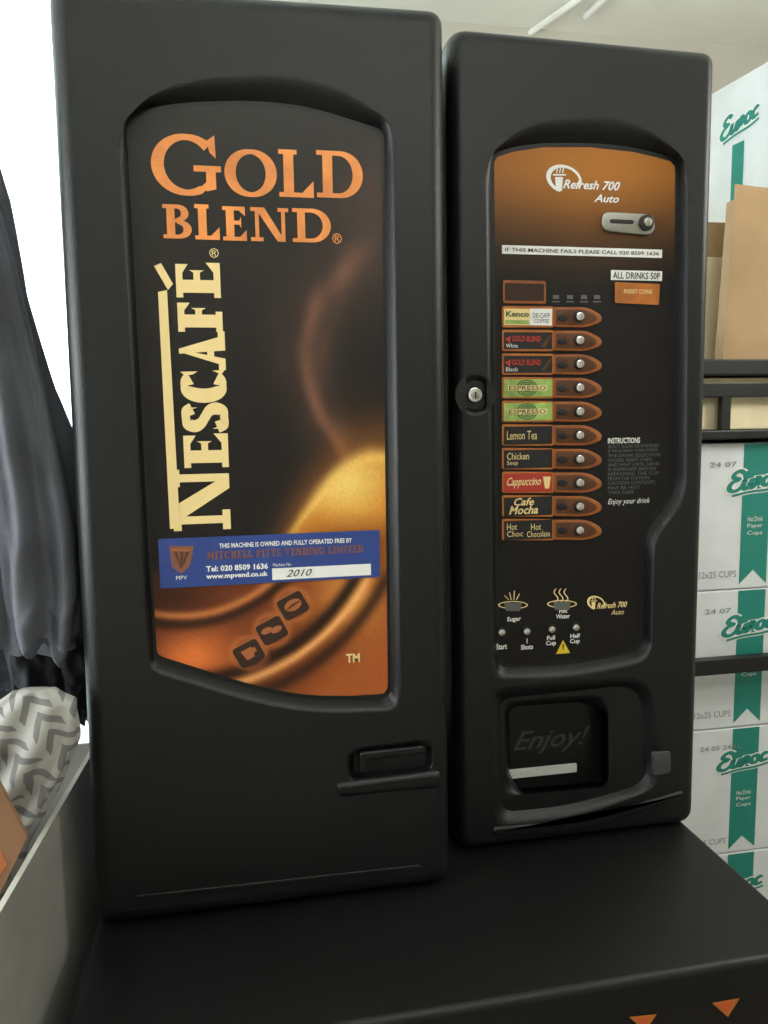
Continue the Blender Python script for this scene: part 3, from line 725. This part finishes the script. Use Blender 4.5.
mb=MB(); garment(mb,[(60,-62,14,.3),(130,-62,50,.6),(200,-60,68,.8),(300,-52,78,.9),(400,-40,93,1),(450,-30,102,1),(520,-22,106,1),(600,-18,108,1),(642,-16,104,1)],yj,.06,COAT,folds=12,amp=.10,seed=1,crump=.04,hem=.015); mb.obj('jacket_body',jk,smooth=True,ang=80)
mb=MB(); garment(mb,[(175,-22,12,.5),(260,-8,22,.8),(360,8,30,.9),(450,26,34,1),(540,40,38,1),(600,46,38,1),(632,47,33,1),(640,47,26,.9)],yj-.055,.038,COAT,folds=5,amp=.11,seed=4,crump=.08,hem=.02); mb.obj('sleeve',jk,smooth=True,ang=80)
yk=yj+.18
bj=root('jacket',(P(20,700,yk).x,yk,P(20,730,yk).z),'black jacket hanging under a grey coat','jacket')
mb=MB(); garment(mb,[(540,4,76,.7),(620,12,82,.9),(660,16,82,.9),(690,14,78,.85),(706,10,66,.7)],yk,.05,COAT2,folds=6,amp=.08,seed=7,hem=.03,crump=.08); mb.obj('jacket_body',bj,smooth=True,ang=80)
mb=MB(); garment(mb,[(590,28,26,.8),(640,32,28,.9),(680,38,26,.9),(710,44,24,.8),(730,46,18,.6),(740,46,8,.4)],yk-.07,.035,COAT2,folds=4,amp=.10,seed=2,hem=.012,crump=.16); mb.obj('sleeve',bj,smooth=True,ang=80)
mb=MB(); garment(mb,[(590,68,24,.8),(640,76,26,.9),(680,82,24,.9),(706,84,20,.7),(722,84,9,.5)],yk-.05,.035,COAT2,folds=4,amp=.10,seed=3,hem=.012,crump=.16); mb.obj('sleeve',bj,smooth=True,ang=80)

ztp=.955
e1=PZ(90,757,ztp); e2=PZ(0,913,ztp); dv=(e2-e1); dv.z=0; ln=dv.length; dv.normalize()
e0=e1-dv*.05; e3=e2+dv*.12; nv=Vector((dv.y,-dv.x,0))
if nv.x>0: nv=-nv
def wallboard(mb,a,b,t,nv,z0,z1,m,me):
    p=[a,b,b+nv*t,a+nv*t]
    vs=[(q.x,q.y,z0) for q in p]+[(q.x,q.y,z1) for q in p]
    mb.add(vs,[[0,1,5,4],[1,2,6,5],[2,3,7,6],[3,0,4,7],[3,2,1,0]],m); mb.add(vs,[[4,5,6,7]],me)
bn=root('storage_bin',((e0.x+e3.x)/2-.2,(e0.y+e3.y)/2,0),'open grey board storage bin holding fabric and cardboard','bin')
for a_,b_,in_ in ((e0,e3,nv),(e0+nv*.38,e3+nv*.38,-nv)):
    mb=MB(); wallboard(mb,a_,b_,.006,in_,.0,ztp,GBOARD,GEDGE); mb.obj('side_panel',bn)
for a_,s in ((e0,1),(e3,-1)):
    mb=MB(); wallboard(mb,a_+nv*.007,a_+nv*.373,.006,dv*s,.0,ztp,GBOARD,GEDGE); mb.obj('side_panel',bn)
mb=MB(); wallboard(mb,e0+nv*.007+dv*.007,e3+nv*.007-dv*.007,.366,nv,.3,.32,GBOARD,GBOARD); mb.obj('bottom_panel',bn)
pm_=bpy.data.materials.new('leaf_print_fabric'); pm_.use_nodes=True; nt=pm_.node_tree; b_=nt.nodes['Principled BSDF']; b_.inputs['Roughness'].default_value=.9
tc=nt.nodes.new('ShaderNodeTexCoord'); nz=nt.nodes.new('ShaderNodeTexNoise'); nz.inputs['Scale'].default_value=14
va=nt.nodes.new('ShaderNodeVectorMath'); va.operation='MULTIPLY_ADD'; va.inputs[1].default_value=(.02,.02,.02)
nt.links.new(tc.outputs['Object'],nz.inputs['Vector']); nt.links.new(nz.outputs['Color'],va.inputs[0]); nt.links.new(tc.outputs['Object'],va.inputs[2])
mp=nt.nodes.new('ShaderNodeMapping'); mp.inputs['Rotation'].default_value=(0,math.radians(32),0)
sx=nt.nodes.new('ShaderNodeSeparateXYZ'); nt.links.new(va.outputs[0],mp.inputs[0]); nt.links.new(mp.outputs[0],sx.inputs[0])
def mth(op,a,b=None):
    n=nt.nodes.new('ShaderNodeMath'); n.operation=op
    for i,v in enumerate((a,b)):
        if v is None: continue
        if isinstance(v,(int,float)): n.inputs[i].default_value=v
        else: nt.links.new(v,n.inputs[i])
    return n.outputs[0]
zig=mth('ABSOLUTE',mth('SUBTRACT',mth('FRACT',mth('MULTIPLY',sx.outputs[0],24)),.5))
row=mth('FRACT',mth('ADD',mth('MULTIPLY',sx.outputs[2],44),mth('MULTIPLY',zig,2.0)))
edge=mth('MULTIPLY',mth('GREATER_THAN',row,.55),mth('GREATER_THAN',mth('SUBTRACT',.40,zig),.0))
rmp=nt.nodes.new('ShaderNodeMixRGB'); rmp.inputs[1].default_value=L3((168,167,161)); rmp.inputs[2].default_value=L3((118,117,115)); nt.links.new(edge,rmp.inputs[0]); nt.links.new(rmp.outputs[0],b_.inputs['Base Color'])
mb=MB(); yk=-.01; garment(mb,[(690,34,22,.3),(704,34,44,.55),(745,21,58,.8),(790,-2,62,1),(850,-38,64,1),(960,-66,62,1)],yk,.035,pm_,folds=8,amp=.09,seed=5,crump=.06,hem=.0)
o=mb.obj('fabric_bundle',None,smooth=True,ang=80); tag(o,'grey and white leaf patterned fabric bundle in the bin','fabric')
mb=MB(); yk=-.12; mb.pxslab([(-90,690),(-8,770),(27,838),(-5,905),(-90,1060)],yk,yk+.006,.0005,mat('brown_card',(146,108,78),.85,var=.08)); mb.pxpoly([(-20,846),(0,850),(7,864),(-4,882),(-20,880)],yk-.0006,mat('orange_card_print',(190,112,62),.7))
o=mb.obj('cardboard_sheet'); tag(o,'brown cardboard sheet with orange print in the bin','cardboard')

# ================= ROOM =================
X0,X1,Y0,Y1,ZC=-1.75,2.6,-2.4,1.3,2.5
def plank(name,lo,hi,m):
    mb=MB(); mb.box(lo,hi,m); return struct(mb.obj(name))
plank('floor',(X0,Y0,-.05),(X1,Y1,0),FLOOR); plank('ceiling',(X0,Y0,ZC),(X1,Y1,ZC+.05),CEIL)
plank('wall_left',(X0-.05,Y0,0),(X0,Y1,ZC),WALL); plank('wall_right',(X1,Y0,0),(X1+.05,Y1,ZC),WALL)
plank('wall_back',(X0,Y1,0),(X1,Y1+.05,ZC),WALL); plank('wall_front',(X0,Y0-.05,0),(X1,Y0,ZC),WALL)
PANE=mat('overcast_daylight_pane',(236,246,252),.3,emit=8.0)
mb=MB(); wx0,wx1,wz0,wz1=-1.6,-.12,.45,2.44
mb.box((wx0,1.275,wz0),(wx1,1.285,wz1),PANE)
for a_,b_2 in (((wx0-.05,1.25,wz0-.05),(wx0,1.299,wz1+.05)),((wx1,1.25,wz0-.05),(wx1+.05,1.299,wz1+.05)),((wx0,1.25,wz0-.05),(wx1,1.299,wz0)),((wx0,1.25,wz1),(wx1,1.299,wz1+.05)),(((wx0+wx1)/2-.02,1.255,wz0),((wx0+wx1)/2+.02,1.29,wz1))): mb.box(a_,b_2,PIPE)
struct(mb.obj('window_1'))
cm=bpy.data.materials.new('sheer_curtain'); cm.use_nodes=True; nt=cm.node_tree; nt.nodes.clear(); ou=nt.nodes.new('ShaderNodeOutputMaterial'); df=nt.nodes.new('ShaderNodeBsdfDiffuse'); tl=nt.nodes.new('ShaderNodeBsdfTranslucent'); ms=nt.nodes.new('ShaderNodeMixShader'); ms.inputs[0].default_value=.65
df.inputs[0].default_value=(.85,.87,.87,1); tl.inputs[0].default_value=(.86,.92,.93,1)
nt.links.new(df.outputs[0],ms.inputs[1]);nt.links.new(tl.outputs[0],ms.inputs[2]);nt.links.new(ms.outputs[0],ou.inputs[0])
mb=MB(); vs=[];fs=[];NX=160;NZ=12
for r in range(NZ+1):
    for c_ in range(NX+1):
        u=c_/NX; vs.append((-1.68+u*1.6,1.14+.022*math.sin(u*70+.3*math.sin(r*.4))+.01*math.sin(u*29),.12+r/NZ*2.37))
for r in range(NZ):
    for c_ in range(NX): a_=r*(NX+1)+c_; fs.append([a_,a_+1,a_+NX+2,a_+NX+1])
mb.add(vs,fs,cm); cur=root('curtain',(-.9,1.14,.12),'sheer white curtain glowing in front of window','curtain'); mb.obj('curtain_fabric',cur,smooth=True,ang=90)
mb=MB(); mb.tube([(-1.745,1.14,2.485),(-.02,1.14,2.485)],.008,PIPE); mb.obj('curtain_rail',cur)
for k,(p_,q_) in enumerate((((530,33),(582,-3)),((586,16),(606,-3)))):
    a_=PZ(p_[0],p_[1],ZC-.010);b_2=PZ(q_[0],q_[1],ZC-.010); a_.z=b_2.z=ZC-.010
    d_=(b_2-a_).normalized(); mb=MB(); mb.tube([a_,b_2+d_*.7],.009,PIPE); o=mb.obj('ceiling_conduit',None,smooth=True); tag(o,'thin white conduit fixed across the ceiling','conduit','conduits on the ceiling')

# ================= LIGHT =================
def area_l(name,loc,rot,sx,sy,pw,col):
    l=bpy.data.lights.new(name,'AREA'); l.shape='RECTANGLE'; l.size=sx;l.size_y=sy;l.energy=pw;l.color=col
    o=bpy.data.objects.new(name,l); COL.objects.link(o); o.location=loc; o.rotation_euler=rot; return o
area_l('ceiling_lamp',(.5,-1.3,2.46),(0,0,0),1.3,.6,12,(1,.98,.93))
area_l('left_fill_light',(-1.65,-.4,1.7),(0,math.radians(-114),0),1.3,1.4,54,(.92,.98,1))  # added fill, no window in this wall; tilted up to brighten the ceiling
l=bpy.data.lights.new('right_fill_light','POINT'); l.energy=23; l.color=(1,.99,.95); l.shadow_soft_size=.15  # added fill out of view on the right, brightens ceiling and cartons; no fitting
o=bpy.data.objects.new('right_fill_light',l); COL.objects.link(o); o.location=(1.6,-.15,2.0)
w=bpy.data.worlds.new('world'); S.world=w; w.use_nodes=True; w.node_tree.nodes['Background'].inputs[0].default_value=(.8,.85,.9,1); w.node_tree.nodes['Background'].inputs[1].default_value=.4
